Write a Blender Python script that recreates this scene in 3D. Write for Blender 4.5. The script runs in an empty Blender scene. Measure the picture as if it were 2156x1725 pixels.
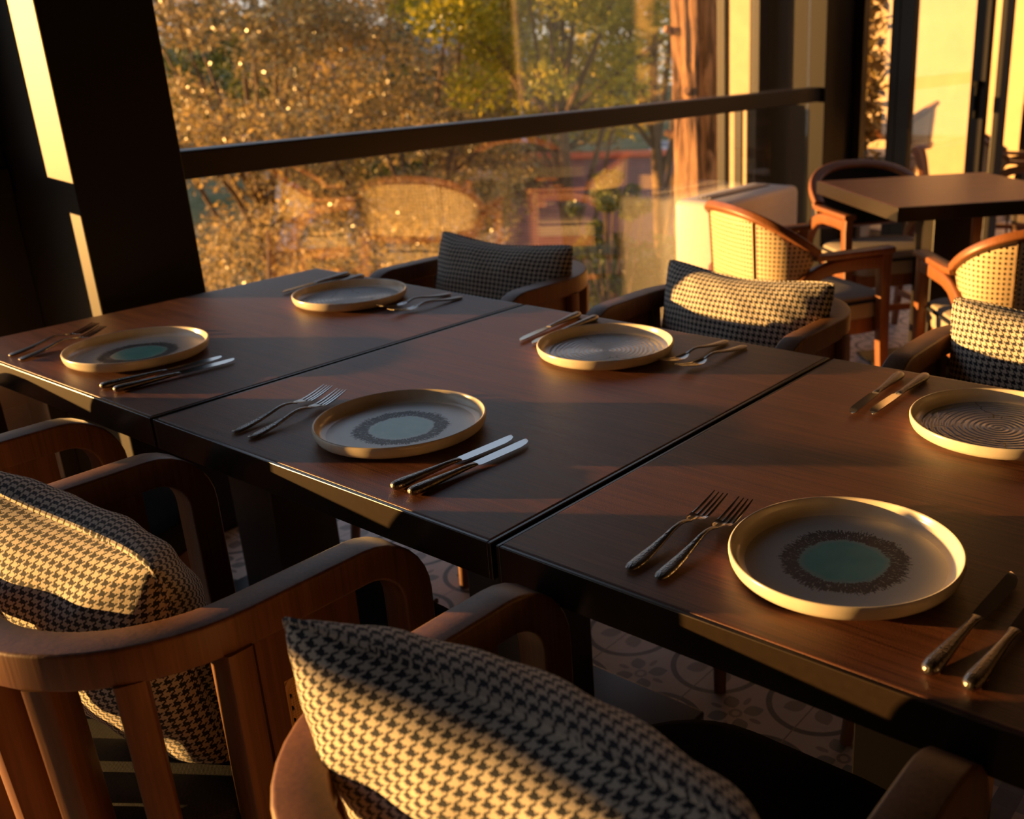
import bpy, bmesh, math, random
import numpy as np
from mathutils import Vector, Matrix
C = bpy.data.collections.new('scene'); bpy.context.scene.collection.children.link(C)
PI = math.pi
random.seed(3); rng = np.random.default_rng(7)

# ------------------------------------------------------------------ camera
cd = bpy.data.cameras.new('camera'); cam = bpy.data.objects.new('camera', cd); C.objects.link(cam)
rr = Vector((.80958, .58661, -.02185)); dd = Vector((.1834, -.28812, -.93987)); ff = Vector((-.55763, .75689, -.34084))
m = Matrix((rr, -dd, -ff)).transposed().to_4x4(); m.translation = Vector((1.631, -.7552, 1.3251))
cam.matrix_world = m
cd.sensor_width = 36; cd.sensor_fit = 'HORIZONTAL'; cd.lens = 2095.56*36/2156
cd.shift_x = -.1491; cd.shift_y = -.0050
cd.dof.use_dof = True; cd.dof.focus_distance = 1.38; cd.dof.aperture_fstop = 5.0
cd.clip_start = .02; cd.clip_end = 300
S = bpy.context.scene; S.camera = cam
S.view_settings.view_transform = 'Standard'; S.view_settings.look = 'None'
S.view_settings.exposure = 0.0; S.view_settings.gamma = 1; S.view_settings.use_curve_mapping = False

# ------------------------------------------------------------------ world + sun
W = bpy.data.worlds.new('dusk'); S.world = W; W.use_nodes = True
wn = W.node_tree.nodes; wl = W.node_tree.links; wn.clear()
wo = wn.new('ShaderNodeOutputWorld'); bg = wn.new('ShaderNodeBackground'); tc = wn.new('ShaderNodeTexCoord')
sep = wn.new('ShaderNodeSeparateXYZ'); cr = wn.new('ShaderNodeValToRGB')
wl.new(tc.outputs['Generated'], sep.inputs[0]); wl.new(sep.outputs[2], cr.inputs[0]); wl.new(cr.outputs[0], bg.inputs[0]); wl.new(bg.outputs[0], wo.inputs[0])
e = cr.color_ramp.elements; e[0].position = 0; e[0].color = (.62, .52, .42, 1); e[1].position = .5; e[1].color = (.37, .46, .63, 1)
x = cr.color_ramp.elements.new(.12); x.color = (.56, .56, .58, 1)
bg.inputs[1].default_value = 1.75
AZ = math.radians(32.0); EL = math.radians(3.4)
sd = bpy.data.lights.new('sun', 'SUN'); sun = bpy.data.objects.new('sun', sd); C.objects.link(sun)
sd.energy = 24.0; sd.color = (1, .495, .14); sd.angle = math.radians(.6)
trav = Vector((math.cos(AZ)*math.cos(EL), math.sin(AZ)*math.cos(EL), -math.sin(EL)))
sun.rotation_euler = trav.to_track_quat('-Z', 'Y').to_euler(); sun.location = (-8, -6, 2.5)

# ------------------------------------------------------------------ material helpers
class NT:
    def __init__(s, name):
        s.m = bpy.data.materials.new(name); s.m.use_nodes = True
        s.t = s.m.node_tree; s.n = s.t.nodes; s.n.clear(); s.out = s.n.new('ShaderNodeOutputMaterial')
    def node(s, ty, ins=None, **kw):
        n = s.n.new(ty)
        for k, v in kw.items(): setattr(n, k, v)
        for k, v in (ins or {}).items():
            if hasattr(v, 'default_value') and hasattr(v, 'is_linked'): s.t.links.new(v, n.inputs[k])
            else: n.inputs[k].default_value = v
        return n
    def math(s, op, a, b=0.0, c=0.0):
        n = s.n.new('ShaderNodeMath'); n.operation = op
        for i, v in enumerate((a, b, c)):
            if isinstance(v, (int, float)): n.inputs[i].default_value = v
            else: s.t.links.new(v, n.inputs[i])
        return n.outputs[0]
    def mix(s, f, a, b):
        n = s.n.new('ShaderNodeMix'); n.data_type = 'RGBA'
        for k, v in ((0, f), (6, a), (7, b)):
            if isinstance(v, (int, float, tuple)): n.inputs[k].default_value = v if not isinstance(v, tuple) or len(v) == 4 else (*v, 1)
            else: s.t.links.new(v, n.inputs[k])
        return n.outputs[2]
    def ramp(s, f, stops):
        n = s.n.new('ShaderNodeValToRGB'); s.t.links.new(f, n.inputs[0]); el = n.color_ramp.elements
        while len(el) < len(stops): el.new(.5)
        for q, (p, c) in zip(el, stops):
            q.position = p; q.color = (*c, 1) if len(c) == 3 else c
        return n.outputs[0]
    def bsdf(s, col=None, rough=.5, metal=0.0, spec=.5, bump=None, bs=.3, bd=.002, **kw):
        b = s.n.new('ShaderNodeBsdfPrincipled')
        for k, v in (('Base Color', col), ('Roughness', rough), ('Metallic', metal), ('Specular IOR Level', spec)):
            if v is None: continue
            if isinstance(v, tuple): b.inputs[k].default_value = (*v, 1) if len(v) == 3 else v
            elif isinstance(v, (int, float)): b.inputs[k].default_value = v
            else: s.t.links.new(v, b.inputs[k])
        for k, v in kw.items(): b.inputs[k.replace('_', ' ')].default_value = v
        if bump is not None:
            bn = s.n.new('ShaderNodeBump'); bn.inputs['Strength'].default_value = bs; bn.inputs['Distance'].default_value = bd
            s.t.links.new(bump, bn.inputs['Height']); s.t.links.new(bn.outputs[0], b.inputs['Normal'])
        return b
    def done(s, sh):
        s.t.links.new(sh.outputs[0], s.out.inputs[0]); return s.m

def coord(t, kind='Object', scale=(1, 1, 1), rot=(0, 0, 0)):
    c = t.node('ShaderNodeTexCoord'); mp = t.node('ShaderNodeMapping', {'Scale': scale, 'Rotation': rot})
    t.t.links.new(c.outputs[kind], mp.inputs[0]); return mp.outputs[0]
def noise(t, vec, scale=5, detail=4, rough=.5, dist=0.0):
    return t.node('ShaderNodeTexNoise', {'Vector': vec, 'Scale': scale, 'Detail': detail, 'Roughness': rough, 'Distortion': dist}).outputs[0]

def wood(name, dark, light, axis=0, rough=.42, scale=1.0, spec=.5, coat=0.0, open_pore=False):
    t = NT(name); st = [14, 14, 14]; st[axis] = .9
    v = coord(t, 'Object', tuple(a*scale for a in st))
    n1 = noise(t, v, 1.6, 6, .62, .6)
    st2 = [150, 150, 150]; st2[axis] = 3.5
    v2 = coord(t, 'Object', tuple(a*scale for a in st2)); n2 = noise(t, v2, 1.8, 3, .6)
    f = t.math('ADD', t.math('MULTIPLY', n1, .5), t.math('MULTIPLY', n2, .5)) if not open_pore else t.math('ADD', t.math('MULTIPLY', n1, .30), t.math('MULTIPLY', n2, .70))
    col = t.ramp(f, [(.34, dark), (.62, light)])
    r = t.math('ADD', t.math('MULTIPLY', n2, .16), rough-.08)
    if open_pore:
        n5 = noise(t, coord(t, 'Object', (520, 900, 900)), 1.0, 3, .6); n2 = t.math('ADD', t.math('MULTIPLY', n2, .6), n5)
    b = t.bsdf(col, r, spec=spec, bump=n2, bs=1.0 if open_pore else .25, bd=.00045 if open_pore else .0006)
    if coat: b.inputs['Coat Weight'].default_value = coat; b.inputs['Coat Roughness'].default_value = .25
    return t.done(b)
def plain(name, col, rough=.5, metal=0.0, spec=.5, ns=40, nb=.05, var=.12, bd=.001):
    t = NT(name); v = coord(t); n = noise(t, v, ns, 4)
    a = tuple(c*(1-var) for c in col); b_ = tuple(min(1, c*(1+var)) for c in col)
    return t.done(t.bsdf(t.ramp(n, [(.3, a), (.7, b_)]), rough, metal, spec, bump=n, bs=nb, bd=bd))

M = {}
M['table_wood'] = wood('walnut_table_top', (.050, .0165, .008), (.16, .056, .026), 0, .42, 1.0, .5, 0, True)
M['chair_wood'] = wood('brown_chair_wood', (.10, .041, .016), (.19, .082, .032), 2, .46, .8)
M['chair_wood_back'] = wood('orange_brown_chair_wood', (.17, .060, .020), (.27, .10, .034), 2, .40, .8)
M['black_metal'] = plain('black_powder_coated_metal', (.010, .0075, .006), .34, 0, .6, 300, .02)
M['column_metal'] = plain('dark_brown_satin_panel', (.006, .0042, .003), .47, 0, .26, 120, .02)
M['window_frame'] = plain('dark_brown_window_frame', (.010, .0065, .0045), .45, 0, .5, 200, .02)
M['edge_band'] = plain('black_table_edge_band', (.016, .010, .006), .30, 0, .65, 90, .04)
M['white_unit'] = plain('white_plastic_casing', (.62, .56, .50), .45, 0, .4, 60, .02, .04)
M['unit_dark'] = plain('dark_grille_slot', (.02, .018, .016), .6)
M['navy'] = plain('dark_navy_cloth', (.014, .017, .024), .9, 0, .2, 700, .4, .4)
M['beige'] = plain('beige_seat_cloth', (.36, .31, .25), .9, 0, .2, 600, .3, .12)
M['ochre_wall'] = plain('pale_yellow_rendered_wall', (.62, .45, .24), .9, 0, .1, 6, .1, .07)
M['grey_wall'] = plain('grey_rendered_wall', (.42, .37, .32), .9, 0, .1, 5, .1, .1)
M['brown_wall'] = plain('dark_brown_wall', (.022, .016, .012), .9, 0, .1, 6, .05)
M['panel'] = plain('shade_toned_wall_panel', (.085, .065, .05), .7, 0, .2, 6, .05)  # base colour darkened to stand in for shade on the terrace return wall
M['ceiling'] = plain('dark_ceiling_paint', (.05, .042, .036), .8, 0, .2, 6, .05)
M['pavement'] = plain('terrace_paving', (.33, .31, .28), .8, 0, .2, 12, .2, .2)
M['house_white'] = plain('white_house_render', (.66, .62, .62), .9, 0, .1, 3, .1, .05)
M['house_grey'] = plain('grey_roof_sheet', (.30, .31, .34), .7, 0, .3, 6, .1, .1)
M['glass_dark'] = plain('dark_house_window', (.03, .035, .045), .15, 0, .6)
M['black_rubber'] = plain('black_rubber', (.006, .006, .006), .8, 0, .15)

# seat fabric, woven dark charcoal blue
t = NT('charcoal_blue_weave'); v = coord(t, 'Object', (1, 1, 1), (0, 0, .6))
w1 = t.node('ShaderNodeTexWave', {'Vector': v, 'Scale': 210.0, 'Distortion': .6, 'Detail': 1.0}, bands_direction='X').outputs[1]
w2 = t.node('ShaderNodeTexWave', {'Vector': v, 'Scale': 210.0, 'Distortion': .6, 'Detail': 1.0}, bands_direction='Y').outputs[1]
h = t.math('MULTIPLY', w1, w2); nn = noise(t, v, 300, 3)
M['seat'] = t.done(t.bsdf(t.ramp(t.math('ADD', t.math('MULTIPLY', h, .6), t.math('MULTIPLY', nn, .5)), [(.2, (.010, .012, .016)), (.75, (.036, .039, .046))]), .85, 0, .25, bump=h, bs=.3, bd=.0006))

# houndstooth, real 4+4 twill draft
t = NT('houndstooth_wool'); uv = t.node('ShaderNodeUVMap'); 
sp = t.node('ShaderNodeSeparateXYZ'); 
dn = t.node('ShaderNodeTexNoise', {'Scale': 3.0, 'Detail': 1.0}); t.t.links.new(uv.outputs[0], dn.inputs['Vector'])
off = t.node('ShaderNodeVectorMath', {0: dn.outputs[1], 1: (.5, .5, .5)}, operation='SUBTRACT')
sc = t.node('ShaderNodeVectorMath', {0: off.outputs[0]}, operation='SCALE'); sc.inputs['Scale'].default_value = .006
ad = t.node('ShaderNodeVectorMath', {0: uv.outputs[0], 1: sc.outputs[0]}, operation='ADD')
t.t.links.new(ad.outputs[0], sp.inputs[0])
TH = .0125/8
i_ = t.math('FLOOR', t.math('DIVIDE', sp.outputs[0], TH)); j_ = t.math('FLOOR', t.math('DIVIDE', sp.outputs[1], TH))
over = t.math('LESS_THAN', t.math('FLOORED_MODULO', t.math('SUBTRACT', i_, j_), 4.0), 1.5)
wa = t.math('LESS_THAN', t.math('FLOORED_MODULO', i_, 8.0), 3.5); we = t.math('LESS_THAN', t.math('FLOORED_MODULO', j_, 8.0), 3.5)
fac = t.math('ADD', t.math('MULTIPLY', over, wa), t.math('MULTIPLY', t.math('SUBTRACT', 1.0, over), we))
fz = t.node('ShaderNodeTexNoise', {'Scale': 900.0, 'Detail': 2.0}); t.t.links.new(uv.outputs[0], fz.inputs['Vector'])
dark = t.mix(fz.outputs[0], (.016, .019, .027), (.040, .044, .056)); lite = t.mix(fz.outputs[0], (.50, .44, .36), (.74, .68, .58))
fx = t.math('FRACT', t.math('DIVIDE', sp.outputs[0], TH)); fy = t.math('FRACT', t.math('DIVIDE', sp.outputs[1], TH))
hx = t.math('MULTIPLY', t.math('SINE', t.math('MULTIPLY', fx, PI)), t.math('SINE', t.math('MULTIPLY', fy, PI)))
M['hound'] = t.done(t.bsdf(t.mix(fac, lite, dark), .9, 0, .15, bump=t.math('ADD', hx, fz.outputs[0]), bs=.35, bd=.0008, Sheen_Weight=.15))

# woven cane with octagonal holes
def cane(name, ca, cb, pitch=.0125):
    t = NT(name); uv = t.node('ShaderNodeUVMap'); sp = t.node('ShaderNodeSeparateXYZ'); t.t.links.new(uv.outputs[0], sp.inputs[0])
    fx = t.math('ABSOLUTE', t.math('SUBTRACT', t.math('FRACT', t.math('DIVIDE', sp.outputs[0], pitch)), .5))
    fy = t.math('ABSOLUTE', t.math('SUBTRACT', t.math('FRACT', t.math('DIVIDE', sp.outputs[1], pitch)), .5))
    oc = t.math('MAXIMUM', t.math('MAXIMUM', fx, fy), t.math('MULTIPLY', t.math('ADD', fx, fy), .74))
    hole = t.math('LESS_THAN', oc, .265)
    n1 = noise(t, uv.outputs[0], 500, 3)
    wv = t.math('ADD', t.math('SINE', t.math('MULTIPLY', sp.outputs[0], 2*PI*5/pitch)), t.math('SINE', t.math('MULTIPLY', sp.outputs[1], 2*PI*5/pitch)))
    hh = t.math('ADD', t.math('MULTIPLY', wv, .12), n1)
    b = t.bsdf(t.ramp(hh, [(.15, ca), (.75, cb)]), .5, 0, .4, bump=hh, bs=.5, bd=.0012)
    tr = t.node('ShaderNodeBsdfTransparent'); mx = t.node('ShaderNodeMixShader', {0: hole})
    t.t.links.new(b.outputs[0], mx.inputs[1]); t.t.links.new(tr.outputs[0], mx.inputs[2])
    return t.done(mx)
M['cane'] = cane('woven_cane', (.42, .24, .08), (.85, .58, .26), .0175)
M['cane_fine'] = cane('woven_cane_back', (.42, .29, .14), (.86, .68, .42), .0155)

# window glass: thin box, transparent with a fresnel mirror
t = NT('window_glass'); ge = t.node('ShaderNodeNewGeometry'); dt = t.node('ShaderNodeVectorMath', {0: ge.outputs['Incoming'], 1: ge.outputs['Normal']}, operation='DOT_PRODUCT')
cosv = t.math('ABSOLUTE', dt.outputs['Value']); frs = t.math('ADD', .12, t.math('MULTIPLY', .88, t.math('POWER', t.math('SUBTRACT', 1.0, cosv), 5.0)))
tr = t.node('ShaderNodeBsdfTransparent', {0: (.97, .985, .975, 1)}); gl = t.node('ShaderNodeBsdfGlossy', {'Roughness': 0.0})
mx = t.node('ShaderNodeMixShader', {0: frs}); t.t.links.new(tr.outputs[0], mx.inputs[1]); t.t.links.new(gl.outputs[0], mx.inputs[2])
M['glass'] = t.done(mx)

# cutlery steel
t = NT('polished_steel'); v = coord(t, 'Object'); n = noise(t, v, 60, 3)
M['steel'] = t.done(t.bsdf((.55, .53, .50), t.math('ADD', t.math('MULTIPLY', n, .05), .10), 1.0))
t = NT('hammered_dark_steel'); v = coord(t, 'Object'); vo = t.node('ShaderNodeTexVoronoi', {'Vector': v, 'Scale': 420.0}).outputs[0]
M['steel_handle'] = t.done(t.bsdf((.30, .28, .26), .30, 1.0, bump=vo, bs=.45, bd=.0009))

# plates
def radial(t):
    c = t.node('ShaderNodeTexCoord'); s = t.node('ShaderNodeSeparateXYZ', {0: c.outputs['Object']})
    r = t.math('SQRT', t.math('ADD', t.math('POWER', t.math('ABSOLUTE', s.outputs[0]), 2.0), t.math('POWER', t.math('ABSOLUTE', s.outputs[1]), 2.0)))
    a = t.math('ARCTAN2', s.outputs[1], s.outputs[0]); return c, s, r, a
CREAM = (.74, .66, .53)
t = NT('cream_glazed_ceramic'); n = noise(t, coord(t), 30, 3)
M['ceramic'] = t.done(t.bsdf(t.ramp(n, [(.3, (.68, .60, .48)), (.7, (.78, .71, .58))]), .22, 0, .5, bump=n, bs=.03, bd=.001))
t = NT('teal_centre_speckled_glaze'); c, s, r, a = radial(t)
cb = t.node('ShaderNodeCombineXYZ', {0: t.math('MULTIPLY', t.math('COSINE', a), 36.0), 1: t.math('MULTIPLY', t.math('SINE', a), 36.0), 2: t.math('MULTIPLY', r, 150.0)})
st = noise(t, cb.outputs[0], 1.0, 2, .5)
n2 = noise(t, c.outputs['Object'], 500, 2); n3 = noise(t, c.outputs['Object'], 25, 3)
rj = t.math('ADD', r, t.math('MULTIPLY', t.math('SUBTRACT', n3, .5), .016))
band = t.ramp(t.math('MULTIPLY', rj, 8.0), [(.0, (0, 0, 0)), (.33, (0, 0, 0)), (.43, (.85, .85, .85)), (.56, (.85, .85, .85)), (.68, (.35, .35, .35)), (.76, (0, 0, 0))])
mask = t.math('GREATER_THAN', t.math('ADD', t.math('MULTIPLY', band, .62), t.math('MULTIPLY', t.math('ADD', st, t.math('MULTIPLY', n2, .5)), .55)), .865)
ctr = t.ramp(t.math('MULTIPLY', rj, 8.0), [(.0, (1, 1, 1)), (.34, (1, 1, 1)), (.50, (0, 0, 0))])
teal = t.mix(n3, (.085, .33, .31), (.17, .47, .44))
gry = t.ramp(t.math('MULTIPLY', r, 8.0), [(.0, (.34, .38, .39)), (.75, (.44, .46, .46)), (.93, (.56, .53, .47))])
base = t.mix(ctr, gry, teal); spk = t.mix(mask, base, (.018, .022, .027))
M['glaze_teal'] = t.done(t.bsdf(spk, t.math('ADD', t.math('MULTIPLY', mask, .2), .26), 0, .5, bump=t.math('ADD', t.math('MULTIPLY', mask, 1.0), t.math('MULTIPLY', n2, .2)), bs=.5, bd=.0012))
t = NT('blue_grey_spiral_glaze'); c, s, r, a = radial(t)
n3 = noise(t, c.outputs['Object'], 18, 4, .6); n4 = noise(t, c.outputs['Object'], 9, 3)
ringf = t.math('SINE', t.math('ADD', t.math('MULTIPLY', r, 620.0), t.math('ADD', a, t.math('MULTIPLY', n3, t.math('MULTIPLY', r, 130.0)))))
vd = t.node('ShaderNodeVectorMath', {0: c.outputs['Object'], 1: (0, 0, 0)}, operation='ADD')
nv = t.node('ShaderNodeTexNoise', {'Vector': c.outputs['Object'], 'Scale': 22.0, 'Detail': 4.0}); svv = t.node('ShaderNodeVectorMath', {0: nv.outputs[1]}, operation='SCALE'); svv.inputs['Scale'].default_value = .05
t.t.links.new(svv.outputs[0], vd.inputs[1])
vor = t.node('ShaderNodeTexVoronoi', {'Vector': vd.outputs[0], 'Scale': 8.0}, feature='DISTANCE_TO_EDGE').outputs[0]
crk = t.math('LESS_THAN', vor, .010); outer = t.math('GREATER_THAN', t.math('ADD', r, t.math('MULTIPLY', n4, .04)), .070)
crk = t.math('MULTIPLY', crk, outer)
col = t.mix(n3, (.24, .28, .32), (.38, .41, .44)); col = t.mix(t.math('MULTIPLY', t.math('GREATER_THAN', ringf, .86), .5), col, (.12, .12, .13)); col = t.mix(crk, col, (.035, .03, .04))
M['glaze_spiral'] = t.done(t.bsdf(col, .20, 0, .55, bump=t.math('SUBTRACT', ringf, t.math('MULTIPLY', crk, 3.0)), bs=.35, bd=.0009))

# patterned cement tiles (two patterns, seam line at x = 1.08)
t = NT('patterned_cement_tiles'); c = t.node('ShaderNodeTexCoord'); s = t.node('ShaderNodeSeparateXYZ', {0: c.outputs['Object']}); P = .25
tx = t.math('FRACT', t.math('DIVIDE', t.math('SUBTRACT', s.outputs[0], .33), P)); ty = t.math('FRACT', t.math('DIVIDE', t.math('SUBTRACT', s.outputs[1], .602), P))
cx = t.math('SUBTRACT', tx, .5); cy = t.math('SUBTRACT', ty, .5)            # about the tile centre
ax = t.math('ABSOLUTE', cx); ay = t.math('ABSOLUTE', cy)
qx = t.math('SUBTRACT', .5, ax); qy = t.math('SUBTRACT', .5, ay)             # distance to the joints
rc = t.math('SQRT', t.math('ADD', t.math('MULTIPLY', qx, qx), t.math('MULTIPLY', qy, qy)))
ring = t.math('LESS_THAN', t.math('ABSOLUTE', t.math('SUBTRACT', rc, .405)), .026)
u = t.math('MULTIPLY', t.math('ADD', qx, qy), .7071); w = t.math('ABSOLUTE', t.math('MULTIPLY', t.math('SUBTRACT', qx, qy), .7071))
leaf = t.math('LESS_THAN', w, t.math('SUBTRACT', .075, t.math('MULTIPLY', t.math('POWER', t.math('ABSOLUTE', t.math('SUBTRACT', u, .19)), 2.0), 7.0)))
u2 = t.math('MULTIPLY', t.math('ADD', ax, ay), .7071); w2 = t.math('ABSOLUTE', t.math('MULTIPLY', t.math('SUBTRACT', ax, ay), .7071))
petal = t.math('LESS_THAN', w2, t.math('SUBTRACT', .068, t.math('MULTIPLY', t.math('POWER', t.math('ABSOLUTE', t.math('SUBTRACT', u2, .155)), 2.0), 8.5)))
rr2 = t.math('SQRT', t.math('ADD', t.math('MULTIPLY', ax, ax), t.math('MULTIPLY', ay, ay)))
bud = t.math('LESS_THAN', t.math('ABSOLUTE', t.math('SUBTRACT', rr2, .045)), .014)
mxx = t.math('MAXIMUM', ax, ay); mnn = t.math('MINIMUM', ax, ay)
drop = t.math('LESS_THAN', t.math('ADD', t.math('POWER', t.math('DIVIDE', t.math('SUBTRACT', mxx, .19), .055), 2.0), t.math('POWER', t.math('DIVIDE', mnn, .024), 2.0)), 1.0)
joint = t.math('LESS_THAN', t.math('MINIMUM', qx, qy), .006)
nz = noise(t, c.outputs['Object'], 60, 4); nz2 = noise(t, c.outputs['Object'], 3, 3)
ground = t.mix(nz2, (.50, .45, .43), (.62, .57, .54))
g = t.mix(leaf, ground, (.22, .21, .20)); g = t.mix(petal, g, (.17, .185, .19)); g = t.mix(bud, g, (.25, .235, .225)); g = t.mix(drop, g, (.24, .21, .205)); g = t.mix(ring, g, (.060, .068, .080))
K = .0455
ci = t.math('FLOOR', t.math('DIVIDE', s.outputs[0], K)); cj = t.math('FLOOR', t.math('DIVIDE', s.outputs[1], K))
k1 = t.math('FLOORED_MODULO', t.math('ADD', ci, t.math('MULTIPLY', cj, 2.0)), 4.0)
chk = t.ramp(t.math('DIVIDE', k1, 4.0), [(0, (.42, .36, .31)), (.2, (.06, .065, .07)), (.45, (.17, .16, .155)), (.7, (.075, .082, .088))]); 
for nd in t.n:
    if nd.type == 'VALTORGB': nd.color_ramp.interpolation = 'CONSTANT'
side = t.math('GREATER_THAN', s.outputs[0], 1.08)
col = t.mix(side, g, chk); col = t.mix(joint, col, (.16, .14, .13)); 
col = t.mix(t.math('MULTIPLY', nz, .35), col, (.28, .25, .23))
M['tiles'] = t.done(t.bsdf(col, .5, 0, .4, bump=t.math('SUBTRACT', nz, t.math('MULTIPLY', joint, 1.5)), bs=.15, bd=.001))

# leaves (colour varies by leaf through a face colour attribute), bark, grass, roof tiles
def leafmat(name, ca, cb, trans=.35):
    t = NT(name); at = t.node('ShaderNodeAttribute', attribute_name='tint')
    col = t.ramp(at.outputs['Fac'], [(0, ca), (1, cb)])
    b = t.bsdf(col, .30, 0, .5); tl = t.node('ShaderNodeBsdfTranslucent'); t.t.links.new(col, tl.inputs[0])
    mx = t.node('ShaderNodeMixShader', {0: trans}); t.t.links.new(b.outputs[0], mx.inputs[1]); t.t.links.new(tl.outputs[0], mx.inputs[2])
    return t.done(mx)
M['olive'] = leafmat('olive_leaves', (.10, .09, .045), (.62, .42, .14), .33)
M['lime'] = leafmat('yellow_green_leaves', (.20, .20, .012), (.66, .52, .03), .5)
M['deep'] = leafmat('dark_green_leaves', (.035, .055, .015), (.17, .19, .04), .3)
M['hedge'] = leafmat('hedge_leaves', (.05, .09, .015), (.22, .26, .04), .3)
def barkmat(name, a, b_, sc=1.0):
    t = NT(name); v = coord(t, 'Object', (9*sc, 9*sc, 1.3*sc)); n = noise(t, v, 1.6, 8, .65, 1.0); n2 = noise(t, coord(t), 60, 4)
    return t.done(t.bsdf(t.ramp(n, [(.38, a), (.56, b_)]), .85, 0, .2, bump=t.math('ADD', n, t.math('MULTIPLY', n2, .2)), bs=1.0, bd=.03))
M['bark'] = barkmat('furrowed_brown_bark', (.045, .020, .010), (.36, .19, .09))
M['twig'] = plain('grey_brown_branch_bark', (.13, .085, .05), .85, 0, .2, 30, .4, .4)
t = NT('dry_hillside_grass'); v = coord(t); n = noise(t, v, .35, 6, .7); n2 = noise(t, v, 6, 4)
M['hill'] = t.done(t.bsdf(t.ramp(t.math('ADD', t.math('MULTIPLY', n, .7), t.math('MULTIPLY', n2, .3)), [(.35, (.03, .045, .012)), (.5, (.09, .09, .035)), (.66, (.20, .15, .075))]), .95, 0, .1))
t = NT('red_roof_tiles'); v = coord(t, 'Object'); wv = t.node('ShaderNodeTexWave', {'Vector': v, 'Scale': 3.6, 'Distortion': .4}, bands_direction='Y').outputs[1]; wx = t.node('ShaderNodeTexWave', {'Vector': v, 'Scale': 6.0}, bands_direction='X').outputs[1]; n = noise(t, v, 4, 4)
M['roof'] = t.done(t.bsdf(t.ramp(t.math('ADD', t.math('MULTIPLY', wv, .35), t.math('MULTIPLY', n, .6)), [(.25, (.16, .065, .05)), (.7, (.34, .14, .105))]), .75, 0, .3, bump=t.math('ADD', wv, t.math('MULTIPLY', wx, .5)), bs=.6, bd=.03))
M['ridge'] = plain('orange_red_ridge_tiles', (.75, .16, .06), .6)

# ------------------------------------------------------------------ geometry helpers
def obj(name, me_or_bm, mat=None, parent=None, smooth=False):
    if isinstance(me_or_bm, bmesh.types.BMesh):
        me = bpy.data.meshes.new(name); me_or_bm.to_mesh(me); me_or_bm.free()
    else: me = me_or_bm
    o = bpy.data.objects.new(name, me); C.objects.link(o)
    if mat is not None:
        for q in (mat if isinstance(mat, (list, tuple)) else [mat]): me.materials.append(q)
    if parent is not None: o.parent = parent
    if smooth:
        for p in me.polygons: p.use_smooth = True
        try: me.set_sharp_from_angle(angle=math.radians(40))
        except Exception: pass
    return o
def tag(o, label, cat, group=None, kind=None):
    if label: o['label'] = label
    if cat: o['category'] = cat
    if group: o['group'] = group
    if kind: o['kind'] = kind
    return o
def thing(name, label, cat, loc=(0, 0, 0), rz=0.0, group=None):
    o = bpy.data.objects.new(name, None); C.objects.link(o); o.location = loc; o.rotation_euler = (0, 0, rz); o.empty_display_size = .1
    return tag(o, label, cat, group)
def struct(name, bm, mat, parent=None, **kw):
    o = obj(name, bm, mat, parent, **kw)
    if parent is None: o['kind'] = 'structure'
    return o
def copy_tree(o, parent=None):
    c = o.copy(); C.objects.link(c)
    if parent is not None: c.parent = parent
    for ch in list(o.children): copy_tree(ch, c)
    return c
def place(o, loc, rz, label, group=None, rot=None):
    o.location = loc; o.rotation_euler = rot if rot is not None else (0, 0, rz)
    o['label'] = label
    if group: o['group'] = group
    return o

def add_box(bm, c, s, bev=0.0, seg=2, mat=0, rot=None):
    r = bmesh.ops.create_cube(bm, size=1.0); vs = r['verts']
    bmesh.ops.scale(bm, vec=s, verts=vs)
    if bev > 0:
        es = list({e_ for v_ in vs for e_ in v_.link_edges}); q = bmesh.ops.bevel(bm, geom=es, offset=bev, segments=seg, affect='EDGES', profile=.5)
        vs = list({v_ for f_ in q['faces'] for v_ in f_.verts} | {v_ for v_ in vs if v_.is_valid})
    if rot is not None: bmesh.ops.rotate(bm, cent=(0, 0, 0), matrix=rot, verts=vs)
    bmesh.ops.translate(bm, vec=c, verts=vs)
    if mat:
        for f_ in {f_ for v_ in vs for f_ in v_.link_faces}: f_.material_index = mat
    return vs
def box_bm(c, s, bev=0.0, seg=2): bm = bmesh.new(); add_box(bm, c, s, bev, seg); return bm
def boxes_bm(lst, bev=0.0):
    bm = bmesh.new()
    for c, s in lst: add_box(bm, c, s, bev)
    return bm
def rrect(w, h, r, n=3):
    pts = []
    for sx, sy, a0 in ((1, 1, 0), (-1, 1, PI/2), (-1, -1, PI), (1, -1, 1.5*PI)):
        for k in range(n+1):
            a = a0+k*PI/2/n; pts.append((sx*(w/2-r)+r*math.cos(a), sy*(h/2-r)+r*math.sin(a)))
    return pts
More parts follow.
